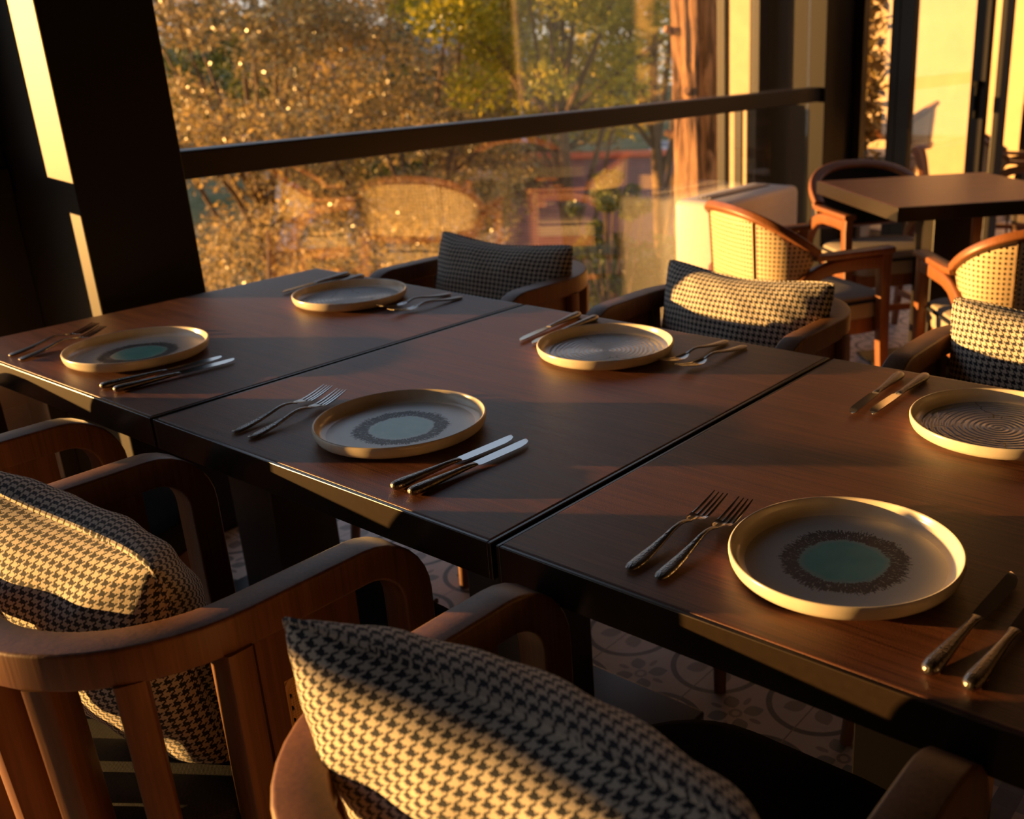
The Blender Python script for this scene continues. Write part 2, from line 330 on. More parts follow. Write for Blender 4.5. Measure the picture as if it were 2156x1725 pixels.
def sweep(bm, path, section, nrm0, scales=None, closed=False, cap=True):
    """parallel-transport sweep; section (a, b): a along the first normal, b along tangent x normal"""
    path = [Vector(p) for p in path]; n = len(path); T = []
    for i in range(n):
        a = path[i-1] if (i > 0 or closed) else path[i]; b = path[(i+1) % n] if (i < n-1 or closed) else path[i]
        T.append((b-a).normalized())
    N = Vector(nrm0); N = (N-T[0]*N.dot(T[0])).normalized(); rings = []
    for i in range(n):
        if i > 0:
            ax = T[i-1].cross(T[i])
            if ax.length > 1e-7: N = Matrix.Rotation(T[i-1].angle(T[i]), 3, ax.normalized()) @ N
            N = (N-T[i]*N.dot(T[i])).normalized()
        B = T[i].cross(N); sa, sb = (scales[i] if scales else (1, 1))
        rings.append([bm.verts.new(path[i]+N*(a*sa)+B*(b*sb)) for a, b in section])
    m_ = len(section)
    for i in range(n if closed else n-1):
        A = rings[i]; Bq = rings[(i+1) % n]
        for k in range(m_): bm.faces.new((A[k], A[(k+1) % m_], Bq[(k+1) % m_], Bq[k]))
    if cap and not closed: bm.faces.new(list(reversed(rings[0]))); bm.faces.new(rings[-1])
    return rings
def circ(r, n=10): return [(r*math.cos(2*PI*k/n), r*math.sin(2*PI*k/n)) for k in range(n)]
def lathe(bm, prof, n=96, mats=None):
    rings = []
    for r, z in prof:
        rings.append([bm.verts.new((r*math.cos(2*PI*k/n), r*math.sin(2*PI*k/n), z)) for k in range(n)] if r > 1e-6 else [bm.verts.new((0, 0, z))])
    for i in range(len(rings)-1):
        A, B = rings[i], rings[i+1]
        for k in range(n):
            k2 = (k+1) % n
            if len(A) == 1: f = (A[0], B[k], B[k2])
            elif len(B) == 1: f = (A[k], B[0], A[k2])
            else: f = (A[k], B[k], B[k2], A[k2])
            f = bm.faces.new(f)
            if mats: f.material_index = mats[i]
def arc(cx, cy, r, a0, a1, n): return [(cx+r*math.cos(a0+(a1-a0)*k/n), cy+r*math.sin(a0+(a1-a0)*k/n)) for k in range(n+1)]
def finish(bm): bmesh.ops.recalc_face_normals(bm, faces=bm.faces); return bm

# ------------------------------------------------------------------ the room
TZ = .75; GX = -1.36
struct('floor', box_bm((1.12, -.15, -.05), (5.36, 9.9, .1)), M['tiles'])
struct('ceiling', box_bm((1.12, -.15, 2.78), (5.36, 9.9, .1)), M['ceiling'])
struct('wall_right', box_bm((3.75, -.15, 1.365), (.1, 9.9, 2.73)), M['brown_wall'])
struct('wall_front', box_bm((1.12, -5.05, 1.365), (5.16, .1, 2.73)), M['brown_wall'])
# window columns
def column(name, y0, y1):
    bm = bmesh.new(); add_box(bm, (-1.22, (y0+y1)/2, 1.365), (.48, y1-y0, 2.73), .004); return struct(name, bm, M['column_metal'])
column('trim_1', .388, .671); column('trim_2', 4.318, 4.754); column('trim_3', -4.1, -3.8)
def window_bay(name, y0, y1, fr0, fr1, low_extra=.045, inner=None):
    """frame with a guard rail; panes are glass boxes"""
    zr0, zr1 = .985, 1.060
    bm = bmesh.new()
    add_box(bm, (GX, (y0+y1)/2, .045), (.05, y1-y0, .09), .003); add_box(bm, (GX, (y0+y1)/2, 2.70), (.05, y1-y0, .08), .003)
    add_box(bm, (GX, y0+fr0/2, 1.37), (.05, fr0, 2.62), .003); add_box(bm, (GX, y1-fr1/2, 1.37), (.05, fr1, 2.62), .003)
    f = struct(name, bm, M['window_frame'])
    rx = GX+.01
    if inner is not None: rx = inner+.047; zr0, zr1 = 1.010, 1.085
    bm = bmesh.new(); add_box(bm, (rx, (y0+y1)/2, (zr0+zr1)/2), (.07, y1-y0-.002, zr1-zr0), .006); obj('guard_rail', bm, M['window_frame'], f)
    bm = bmesh.new(); add_box(bm, (GX, y0+fr0+low_extra/2, .54), (.06, low_extra, .93), .003); add_box(bm, (GX, y1-fr1-low_extra/2, .54), (.06, low_extra, .93), .003); obj('lower_sash_stile', bm, M['window_frame'], f)
    for k, (a, b) in enumerate(((.09, zr0), (zr1, 2.66))):
        if inner is None: obj('glass_pane', box_bm((GX-.012, (y0+fr0+y1-fr1)/2, (a+b)/2), (.012, y1-fr1-y0-fr0, b-a)), M['glass'], f)
    if inner is not None:      # full-height pane in front of the rail, held top and bottom
        obj('glass_pane', box_bm((inner, (y0+y1)/2, 1.375), (.012, y1-y0-.002, 2.59)), M['glass'], f)
        bm = bmesh.new(); add_box(bm, (inner, (y0+y1)/2, .04), (.05, y1-y0-.002, .08), .003); add_box(bm, (inner, (y0+y1)/2, 2.70), (.05, y1-y0-.002, .08), .003); obj('glazing_channel', bm, M['window_frame'], f)
    return f
window_bay('window_1', -3.8, .388, .05, .141)
window_bay('window_2', .671, 4.318, .03, .10, inner=-1.085)
# slim mullions at the right end of bay 2
struct('trim_4', boxes_bm([((GX-.052, 3.975, 1.37), (.05, .05, 2.62)), ((GX-.052, 4.13, .54), (.05, .02, .90))], .003), M['window_frame'])
# glazed doors in the back wall
YB = 4.70
def door(name, x0, x1, fw=.055):
    bm = bmesh.new()
    for c_, s_ in ((((x0+x1)/2, YB, .045), (x1-x0, .07, .09)), (((x0+x1)/2, YB, 2.69), (x1-x0, .07, .08)), ((x0+fw/2, YB, 1.37), (fw, .07, 2.58)), ((x1-fw/2, YB, 1.37), (fw, .07, 2.58))): add_box(bm, c_, s_, .003)
    f = struct(name, bm, M['window_frame'])
    obj('glass_pane', box_bm(((x0+x1)/2, YB, 1.37), (x1-x0-2*fw, .01, 2.56)), M['glass'], f); return f
dr = door('door_1', -.98, -.72, .05); door('door_2', -.72, -.225, .08)
hb = bmesh.new(); add_box(hb, (-.265, YB-.05, 1.0), (.016, .022, .17), .004); add_box(hb, (-.265, YB-.055, 1.09), (.03, .05, .03), .004); obj('door_handle', hb, M['black_rubber'], bpy.data.objects['door_2'])
struct('trim_6', boxes_bm([((-.15, YB, 1.365), (.035, .12, 2.73))], .004), M['window_frame'])
struct('trim_7', boxes_bm([((.70, YB, 2.60), (1.66, .14, .26))], .004), M['window_frame'])
struct('trim_8', boxes_bm([((2.61, YB, 1.365), (2.15, .14, 2.73))], .004), M['window_frame'])  # out of view; widened to block the sunlit terrace wall's reflection in the glass
# terrace beyond the doors
struct('ground_terrace', box_bm((2.15, 6.92, -.06), (7.3, 4.3, .1)), M['pavement'])
struct('ground_deck', box_bm((-1.14, 6.22, .02), (.70, 1.54, .21)), M['pavement'])
struct('wall_terrace', box_bm((1.15, 7.1, -.3), (9.3, .2, 7.2)), M['ochre_wall'])
tw = struct('wall_terrace_return', boxes_bm([((-.02, 6.40, 1.43), (.92, .22, 2.88))], .01), M['panel'])
struct('trim_9', boxes_bm([((-.505, 6.36, 1.43), (.04, .1, 2.88))], .004), M['window_frame'])

# ------------------------------------------------------------------ dining tables
def make_table(w, d, label, loc, rz, group):
    r = thing('dining_table', label, 'table', loc, rz, group)
    bm = bmesh.new(); add_box(bm, (0, 0, TZ-.010), (w-.012, d-.012, .020), .002); obj('table_top', bm, M['table_wood'], r)
    bm = bmesh.new()
    for sx in (-1, 1): add_box(bm, (sx*(w/2-.003), 0, TZ-.0275), (.006, d, .053), .0012)
    for sy in (-1, 1): add_box(bm, (0, sy*(d/2-.003), TZ-.0275), (w-.012, .006, .053), .0012)
    obj('edge_band', bm, M['edge_band'], r)
    obj('underside_panel', box_bm((0, 0, TZ-.034), (w-.016, d-.016, .026)), M['black_metal'], r)
    bm = bmesh.new(); add_box(bm, (0, 0, .36), (.165, .165, .685), .004); obj('pedestal', bm, M['black_metal'], r)
    bm = bmesh.new(); add_box(bm, (0, 0, .011), (.52, .44, .016), .004); obj('base_plate', bm, M['black_metal'], r)
    return r
TW = .800; TD = .910
tA = make_table(TW, TD, 'dark wood table at the window end of the joined row, beside the black column', (-.4065, TD/2, 0), 0, 'joined tables laid for six')
tB = place(copy_tree(tA), (.402, TD/2, 0), 0, 'dark wood table in the middle of the joined row, between two black gaps')
tC = place(copy_tree(tA), (1.211, TD/2, 0), 0, 'dark wood table nearest the camera, cut by the right picture edge')
BT = math.radians(49)
bc = Vector((.18, 2.66, 0))+.40*Vector((math.cos(BT), math.sin(BT), 0))+.40*Vector((-math.sin(BT), math.cos(BT), 0))
tD = make_table(.80, .80, 'bare square brown table set at an angle among cane-back chairs', tuple(bc), BT, None)

# ------------------------------------------------------------------ slat-back armchair
def u_path(x, yb, r, yf, n=10):
    p = [(-x, yf)]+[(a, b) for a, b in arc(-x+r, yb+r, r, PI, 1.5*PI, n)]+[(a, b) for a, b in arc(x-r, yb+r, r, 1.5*PI, 2*PI, n)]+[(x, yf)]
    return p
def make_armchair():
    r = thing('slat_back_armchair', '', 'chair')
    W_ = M['chair_wood']; X = .2565; ZT = .7225
    bm = bmesh.new(); path = []
    yf, cr = .222, .075
    path += [(-X, yf, .40), (-X, yf, .55)]
    path += [(-X, yf-cr+cr*math.cos(a), ZT-cr+cr*math.sin(a)) for a in [k*PI/2/8 for k in range(9)]]
    up = u_path(X, -.197, .19, .10, 12); path += [(a, b, ZT) for a, b in up]
    path += [(X, yf-cr+cr*math.cos(a), ZT-cr+cr*math.sin(a)) for a in [PI/2-k*PI/2/8 for k in range(9)]]
    path += [(X, yf, .55), (X, yf, .40)]
    sweep(bm, path, rrect(.048, .046, .0045, 3), (1, 0, 0)); obj('arm_rail', finish(bm), W_, r, True)
    # slats round the back, from the rail down to the seat frame
    sl = [(.262, -.03, 0), (.222, -.123, .55), (.156, -.178, 1.0), (.055, -.197, PI/2)]
    for (x_, y_, a) in sl:
        for sx in (-1, 1):
            bm = bmesh.new(); tx_, ty_ = x_*sx, y_
            dirn = Vector((0, 1)) if a == 0 else None
            ang = {0: PI/2, .55: PI/2-.45, 1.0: PI/2-.95, PI/2: 0}[a]
            nx, ny = math.sin(ang)*sx, -math.cos(ang)
            tv = Vector((-ny, nx, 0)); nv_ = Vector((nx, ny, 0))
            ks = .94 if a != 0 else .97
            p0 = Vector((tx_, ty_, .703)); p1 = Vector((tx_*ks, ty_*ks, .40))
            sweep(bm, [p1, p0], rrect(.032, .044, .004, 2), tuple(tv)); obj('back_slat', finish(bm), W_, r, True)
    # side panels with cane windows
    for sx in (-1, 1):
        bm = bmesh.new(); xx = sx*.2565; th = .022
        y0, y1, z0, z1 = -.005, .135, .44, .70; hy0, hy1, hz0, hz1 = .022, .108, .515, .625
        for (c_, s_) in (((xx, (y0+hy0)/2, (z0+z1)/2), (th, hy0-y0, z1-z0)), ((xx, (y1+hy1)/2, (z0+z1)/2), (th, y1-hy1, z1-z0)), ((xx, (hy0+hy1)/2, (z0+hz0)/2), (th, hy1-hy0, hz0-z0)), ((xx, (hy0+hy1)/2, (z1+hz1)/2), (th, hy1-hy0, z1-hz1))): add_box(bm, c_, s_)
        pn = obj('side_panel', bm, W_, r)
        me = bpy.data.meshes.new('cane_inset'); me.from_pydata([(xx, hy0, hz0), (xx, hy1, hz0), (xx, hy1, hz1), (xx, hy0, hz1)], [], [(0, 1, 2, 3)])
        ul = me.uv_layers.new(name='UVMap')
        for li, q in enumerate(((0, 0), (hy1-hy0, 0), (hy1-hy0, hz1-hz0), (0, hz1-hz0))): ul.data[li].uv = q
        ci_ = obj('cane_inset', me, M['cane'], pn); sm = ci_.modifiers.new('thickness', 'SOLIDIFY'); sm.thickness = .002; sm.offset = 0
        bm = bmesh.new(); k = .010
        cp = [((a*1.0), b) for a, b in rrect(hy1-hy0-k, hz1-hz0-k, .022, 4)]
        sweep(bm, [(xx+sx*.006*0, (hy0+hy1)/2+a, (hz0+hz1)/2+b) for a, b in cp], circ(.0045, 6), (1, 0, 0), closed=True); obj('cane_edging', finish(bm), M['cane'], pn, True)
    # seat frame, padded seat
    def seat_outline(xh, yb, yf_, rf, rb, n=8):
        o = []
        o += arc(xh-rf, yf_-rf, rf, 0, PI/2, n); o += arc(-xh+rf, yf_-rf, rf, PI/2, PI, n); o += arc(-xh+rb, yb+rb, rb, PI, 1.5*PI, n); o += arc(xh-rb, yb+rb, rb, 1.5*PI, 2*PI, n); return o
    def slab(outl, zs):
        bm = bmesh.new(); cxm = 0; cym = sum(p[1] for p in outl)/len(outl); rings = []
        for z, k in zs: rings.append([bm.verts.new(((p[0]-cxm)*k+cxm, (p[1]-cym)*k+cym, z)) for p in outl])
        n = len(outl)
        for A, B in zip(rings, rings[1:]):
            for i in range(n): bm.faces.new((A[i], A[(i+1) % n], B[(i+1) % n], B[i]))
        bm.faces.new(list(reversed(rings[0]))); bm.faces.new(rings[-1]); return finish(bm)
    obj('seat_frame', slab(seat_outline(.235, -.165, .41, .13, .16), [(.35, .97), (.352, .985), (.40, .985), (.402, .97)]), W_, r, True)
    obj('seat', slab(seat_outline(.232, -.16, .43, .15, .155), [(.402, .965), (.408, .99), (.425, 1.0), (.448, .995), (.462, .97), (.468, .92), (.471, .80), (.472, .5)]), M['seat'], r, True)
    for sx in (-1, 1):
        bm = bmesh.new(); sweep(bm, [(sx*.20, .36, .352), (sx*.225, .40, .0)], circ(.021, 12), (1, 0, 0), [(1, 1), (.62, .62)]); obj('leg', finish(bm), W_, r, True)
        bm = bmesh.new(); sweep(bm, [(sx*.19, -.12, .352), (sx*.225, -.20, .0)], circ(.021, 12), (1, 0, 0), [(1, 1), (.62, .62)]); obj('leg', finish(bm), W_, r, True)
    return r
AC = make_armchair()
GA = 'slat-back armchairs round the joined tables'
near = [(-.395, -.245, 'slat-back armchair at the lower left edge, nearest the window column, mostly out of frame'),
        (.403, -.245, 'slat-back armchair in the left foreground with its curved back rail across the picture corner'),
        (1.148, -.230, 'slat-back armchair at the bottom centre, half hidden by its large houndstooth cushion')]
far = [(-.382, 1.172, 'slat-back armchair by the window across the table, with the shaded cushion'),
       (.412, 1.172, 'slat-back armchair across the middle table, holding a brightly sunlit cushion'),
       (1.162, 1.172, 'slat-back armchair across the table at the right picture edge')]
chairs = []
for k, (cx_, cy_, lb) in enumerate(near+far):
    o = AC if k == 0 else copy_tree(AC)
    place(o, (cx_, cy_, 0), 0 if k < 3 else PI, lb, GA); chairs.append(o)

# ------------------------------------------------------------------ houndstooth cushions
def make_cushion(seed=0):
    r = thing('houndstooth_cushion', '', 'cushion'); n = 46; WX, HZ, TH_ = .243, .194, .088
    rg = np.random.default_rng(seed); ph = rg.uniform(0, 6, 12)
    def pt(u, v, s):
        pin = .085
        x = u*WX*(1-pin*(1-abs(v)**1.6)*abs(u)**3); z = v*HZ*(1-(pin+.05)*(1-abs(u)**1.6)*abs(v)**3)
        rc_ = 1-.045*(abs(u*v))**7; x *= rc_; z *= rc_
        f = max(0, (1-abs(u)**2.4))**.54*max(0, (1-abs(v)**2.4))**.54
        cr_ = max(abs(u), abs(v))
        wr = .0032*math.sin(9*u+5*v+ph[0])*math.sin(7*v-4*u+ph[1])*(1-cr_**4)+.005*math.sin(16*(u-v)+ph[2])*cr_**3*(1-cr_)*3
        a = math.atan2(v, u); wr += .006*max(0, math.cos(a*8+ph[3]+s))*(cr_**2)*(1-cr_)*2.2
        y = s*(TH_*f+ (wr if f > 0 else 0)*min(1, f*3))
        y += .012*math.sin(2.2*u+ph[4])*1.0
        return (x, y, z)
    verts = []; faces = []; uvs = []
    for s in (1, -1):
        b0 = len(verts)
        for j in range(n+1):
            for i in range(n+1):
                u = -math.cos(PI*i/n)*.55+(-1+2*i/n)*.45; v = -math.cos(PI*j/n)*.55+(-1+2*j/n)*.45
                verts.append(pt(u, v, s))
        G = np.array(verts[b0:]).reshape(n+1, n+1, 3); h_ = n//2        # cloth lies at its true length along rows and columns
        du = np.concatenate([np.zeros((n+1, 1)), np.cumsum(np.linalg.norm(np.diff(G, axis=1), axis=2), 1)], 1); du -= du[:, h_:h_+1]
        dv = np.concatenate([np.zeros((1, n+1)), np.cumsum(np.linalg.norm(np.diff(G, axis=0), axis=2), 0)], 0); dv -= dv[h_:h_+1, :]
        uvs += [(float(a)*.94+(.3 if s < 0 else 0), float(b)) for a, b in zip(du.ravel(), dv.ravel())]
        for j in range(n):
            for i in range(n):
                q = (b0+j*(n+1)+i, b0+j*(n+1)+i+1, b0+(j+1)*(n+1)+i+1, b0+(j+1)*(n+1)+i)
                faces.append(q if s < 0 else tuple(reversed(q)))
    me = bpy.data.meshes.new('cover'); me.from_pydata(verts, [], faces); ul = me.uv_layers.new(name='UVMap')
    for p in me.polygons:
        for li in p.loop_indices: ul.data[li].uv = uvs[me.loops[li].vertex_index]
        p.use_smooth = True
    obj('cover', me, M['hound'], r)
    bm = bmesh.new(); edge = []
    N_ = 40
    for k in range(N_): edge.append(pt(-1+2*k/N_, -1, 1))
    for k in range(N_): edge.append(pt(1, -1+2*k/N_, 1))
    for k in range(N_): edge.append(pt(1-2*k/N_, 1, 1))
    for k in range(N_): edge.append(pt(-1, 1-2*k/N_, 1))
    sweep(bm, edge, circ(.0034, 6), (0, 1, 0), closed=True)
    uvl = bm.loops.layers.uv.new('UVMap')
    for f_ in bm.faces:
        for l_ in f_.loops: l_[uvl].uv = (l_.vert.co.x+l_.vert.co.y, l_.vert.co.z)
    obj('seam_piping', finish(bm), M['hound'], r, True)
    return r
GC = 'houndstooth cushions on the armchairs'
def cushion_at(o, x, y, zc, rz, tilt, roll, label):
    o.rotation_mode = 'XYZ'; mt = Matrix.Rotation(rz, 3, 'Z') @ Matrix.Rotation(tilt, 3, 'X') @ Matrix.Rotation(roll, 3, 'Y')
    return place(o, (x, y, zc), 0, label, GC, mt.to_euler())
K1 = make_cushion(1); K2 = make_cushion(5)
#            chair centre x, y, z, rz, tilt (positive leans the top backwards for near chairs), roll
cushion_at(K1, -.42, -.28, .665, 0, math.radians(12), 0, 'houndstooth cushion on the nearly unseen chair by the window column')
cushion_at(K2, .340, -.290, .640, .03, math.radians(12), .13, 'houndstooth cushion lying in bright sun behind the curved rail of the left foreground chair')
cushion_at(copy_tree(K1), 1.124, -.268, .666, .09, math.radians(15), .05, 'large houndstooth cushion at the bottom centre, closest to the camera')
cushion_at(copy_tree(K2), -.365, 1.18, .640, PI+.03, math.radians(12), 0, 'shaded houndstooth cushion in front of the window glass')
cushion_at(copy_tree(K1), .420, 1.18, .635, PI-.05, math.radians(12), 0, 'sunlit houndstooth cushion on the chair across the middle table')
cushion_at(copy_tree(K2), 1.17, 1.18, .640, PI, math.radians(12), .02, 'sunlit houndstooth cushion cut by the right picture edge')

# ------------------------------------------------------------------ cane-back armchairs
def make_cane_chair():
    r = thing('cane_back_armchair', '', 'chair'); W_ = M['chair_wood_back']; X = .262
    sec = rrect(.034, .046, .008, 3)
    for sx in (-1, 1):
        bm = bmesh.new()      # arm that flows down into the splayed rear leg
        path = [(sx*X, .215, .594), (sx*X, .10, .598), (sx*X, -.02, .595), (sx*X, -.08, .582), (sx*X, -.13, .556), (sx*X*.99, -.17, .52), (sx*X*.98, -.20, .48), (sx*X*.97, -.225, .40), (sx*X*.97, -.255, .25), (sx*X*.97, -.295, 0)]
        scl = [(1, 1)]*4+[(1, 1.15), (1, 1.2), (1, 1.1), (1, 1), (.9, .85), (.8, .65)]
        sweep(bm, path, sec, (1, 0, 0), scl); obj('arm', finish(bm), W_, r, True)
        bm = bmesh.new(); sweep(bm, [(sx*X, .20, .625), (sx*X, .195, .57), (sx*X*.99, .205, .30), (sx*X*.98, .225, 0)], rrect(.036, .046, .006, 2), (1, 0, 0), [(1, 1), (1, 1), (.95, .9), (.75, .65)]); obj('leg', finish(bm), W_, r, True)
        bm = bmesh.new(); sweep(bm, [(sx*X, .225, .633), (sx*X, -.05, .633), (sx*X*.995, -.10, .637)], rrect(.052, .022, .006, 2), (1, 0, 0)); obj('arm_cap', finish(bm), W_, r, True)
    def rail(k, zfun, xr, y0, dep, n=28):
        out = []
        for i in range(n+1):
            a = -PI/2+PI*i/n; s_ = math.sin(a); c_ = math.cos(a)
            out.append((xr*math.copysign(abs(s_)**.85, s_), y0-dep*abs(c_)**.8 if abs(c_) > 1e-6 else y0, zfun(abs(c_))))
        return out
    top = rail(0, lambda c: .648+.135*c**.75, X, -.09, .20)
    bm = bmesh.new(); sweep(bm, top, rrect(.030, .048, .008, 3), (0, 0, 0) if 0 else (0, -1, .2)); 
    obj('top_rail', finish(bm), W_, r, True)
    low = rail(0, lambda c: .548-.03*c, X*.97, -.135, .135)
    bm = bmesh.new(); sweep(bm, low, rrect(.030, .036, .006, 2), (0, -1, .2)); obj('lower_rail', finish(bm), W_, r, True)
    # cane outside, navy pad inside
    for nm, off_, mt in (('cane_back', .004, M['cane_fine']), ('back_pad', -.014, M['navy'])):
        verts, faces, uvs = [], [], []; s_ = 0; n = len(top); rows = 6; pv = None
        for i in range(n):
            A = Vector(top[i]); B = Vector(low[i]); mid = (A+B)/2
            if pv is not None: s_ += (mid-pv).length
            pv = mid; od = Vector((mid.x, mid.y+.09, 0)); od = od.normalized() if od.length > 1e-6 else Vector((0, -1, 0))
            for j in range(rows+1):
                p_ = B.lerp(A, j/rows)+od*off_; verts.append(tuple(p_)); uvs.append((s_, p_.z))
        for i in range(n-1):
            for j in range(rows): faces.append((i*(rows+1)+j, (i+1)*(rows+1)+j, (i+1)*(rows+1)+j+1, i*(rows+1)+j+1))
        me = bpy.data.meshes.new(nm); me.from_pydata(verts, [], faces); ul = me.uv_layers.new(name='UVMap')
        for p in me.polygons:
            p.use_smooth = True
            for li in p.loop_indices: ul.data[li].uv = uvs[me.loops[li].vertex_index]
        o_ = obj(nm, me, mt, r); sm = o_.modifiers.new('thickness', 'SOLIDIFY'); sm.thickness = .003 if off_ > 0 else .016; sm.offset = 0
    for dx in (-.085, .085):
        i = 14+int(dx*60); A = Vector(top[i]); B = Vector(low[i]); bm = bmesh.new(); sweep(bm, [B+Vector((0, -.008, 0)), A+Vector((0, -.008, 0))], circ(.004, 6), (1, 0, 0)); obj('back_cord', finish(bm), M['twig'], r, True)
    def outline(xh, yb, yf_, rf, rb, n=6):
        return arc(xh-rf, yf_-rf, rf, 0, PI/2, n)+arc(-xh+rf, yf_-rf, rf, PI/2, PI, n)+arc(-xh+rb, yb+rb, rb, PI, 1.5*PI, n)+arc(xh-rb, yb+rb, rb, 1.5*PI, 2*PI, n)
    def slab(outl, zs):
        bm = bmesh.new(); cym = sum(p[1] for p in outl)/len(outl); rings = [[bm.verts.new((p[0]*k, (p[1]-cym)*k+cym, z)) for p in outl] for z, k in zs]; n = len(outl)
        for A, B in zip(rings, rings[1:]):
            for i in range(n): bm.faces.new((A[i], A[(i+1) % n], B[(i+1) % n], B[i]))
        bm.faces.new(list(reversed(rings[0]))); bm.faces.new(rings[-1]); return finish(bm)
    obj('seat_frame', slab(outline(.235, -.19, .235, .05, .10), [(.33, .98), (.332, .99), (.385, .99), (.386, .98)]), W_, r, True)
    st_ = obj('seat', slab(outline(.238, -.19, .25, .07, .12), [(.386, .97), (.392, .99), (.41, 1.0), (.445, 1.0), (.462, .97), (.470, .90), (.474, .6)]), M['beige'], r, True)
    bm = bmesh.new(); sweep(bm, [(a, b, .449) for a, b in outline(.243, -.195, .255, .07, .12)], circ(.006, 6), (0, 0, 1), closed=True); obj('seat_piping', finish(bm), M['navy'], st_, True)
    bm = bmesh.new(); sweep(bm, [(-.25, .0, .17), (.25, .0, .17)], rrect(.02, .03, .004, 2), (0, 1, 0)); 
    for sx in (-1, 1): sweep(bm, [(sx*.25, -.26, .17), (sx*.25, .21, .17)], rrect(.02, .03, .004, 2), (1, 0, 0))
    obj('stretcher', finish(bm), W_, r)
    return r
CC = make_cane_chair(); GB = 'cane-back armchairs beyond the joined tables'
def rzf(deg): return math.radians(deg-90)
spots = [((-.106, 2.428), 62, 'cane-back armchair left of the angled table, its cane back facing the camera in full sun'),
         ((.69, 2.497), 132, 'cane-back armchair in front of the angled table, its back cut by the right picture edge'),
         ((-.19, 3.36), -38, 'cane-back armchair behind the angled table, showing a dark navy back pad'),
         ((.47, 3.60), 229, 'cane-back armchair on the far right side of the angled table, only its legs showing')]
for k, ((x_, y_), dg, lb) in enumerate(spots):
    o = CC if k == 0 else copy_tree(CC); place(o, (x_, y_, 0), rzf(dg), lb, GB)
place(copy_tree(CC), (-.26, 5.55, -.01), rzf(20), 'cane-back armchair out on the terrace right of the glazed doors', GB)
place(copy_tree(CC), (-1.24, 5.80, .125), rzf(200), 'cane-back armchair out on the terrace seen through the glazed doors', GB)

# ------------------------------------------------------------------ plates
def make_plate(glaze, name):
    r = thing(name, '', 'plate')
    prof = [(0, .0025), (.100, .0025), (.104, .0), (.110, .0), (.113, .0025), (.126, .0045), (.1315, .008), (.1340, .013), (.1352, .0195), (.1352, .0235), (.1343, .0250), (.1330, .0254), (.1316, .0248), (.1308, .0232), (.1300, .0180), (.1275, .0120), (.1225, .0084), (.1160, .0072)]
    bm = bmesh.new(); lathe(bm, prof, 128); obj('rim', finish(bm), M['ceramic'], r, True)
    bm = bmesh.new(); lathe(bm, [(.1160, .0072), (.108, .0066), (.06, .0060), (0, .0058)], 128); g = obj('glazed_well', finish(bm), M[glaze], r, True)
    for p in g.data.polygons:
        if p.normal.z < 0: p.flip()
    return r
PA = make_plate('glaze_teal', 'dinner_plate'); PB = make_plate('glaze_spiral', 'dinner_plate')
plates = [(PA, (1.189, .190), .3, 'cream-rimmed plate with a teal speckled centre, largest and nearest the camera', 'teal-centred plates'),
          (PA, (.407, .194), 1.9, 'cream-rimmed plate with a pale teal centre on the near side of the middle table', 'teal-centred plates'),
          (PA, (-.387, .181), 4.0, 'cream-rimmed plate with a teal centre at the left end of the row, near side', 'teal-centred plates'),
          (PB, (.416, .701), .8, 'spiral-glazed blue-grey plate on the far side of the middle table', 'spiral-glazed plates'),
          (PB, (-.397, .713), 2.1, 'spiral-glazed plate farthest away, by the window end of the row', 'spiral-glazed plates'),
          (PB, (1.198, .700), 3.3, 'spiral-glazed grey plate with a dark crack line, cut by the right picture edge', 'spiral-glazed plates')]
used = set()
for src, (x_, y_), a, lb, gp in plates:
    o = src if src.name not in used else copy_tree(src); used.add(src.name); place(o, (x_, y_, TZ), a, lb, gp)

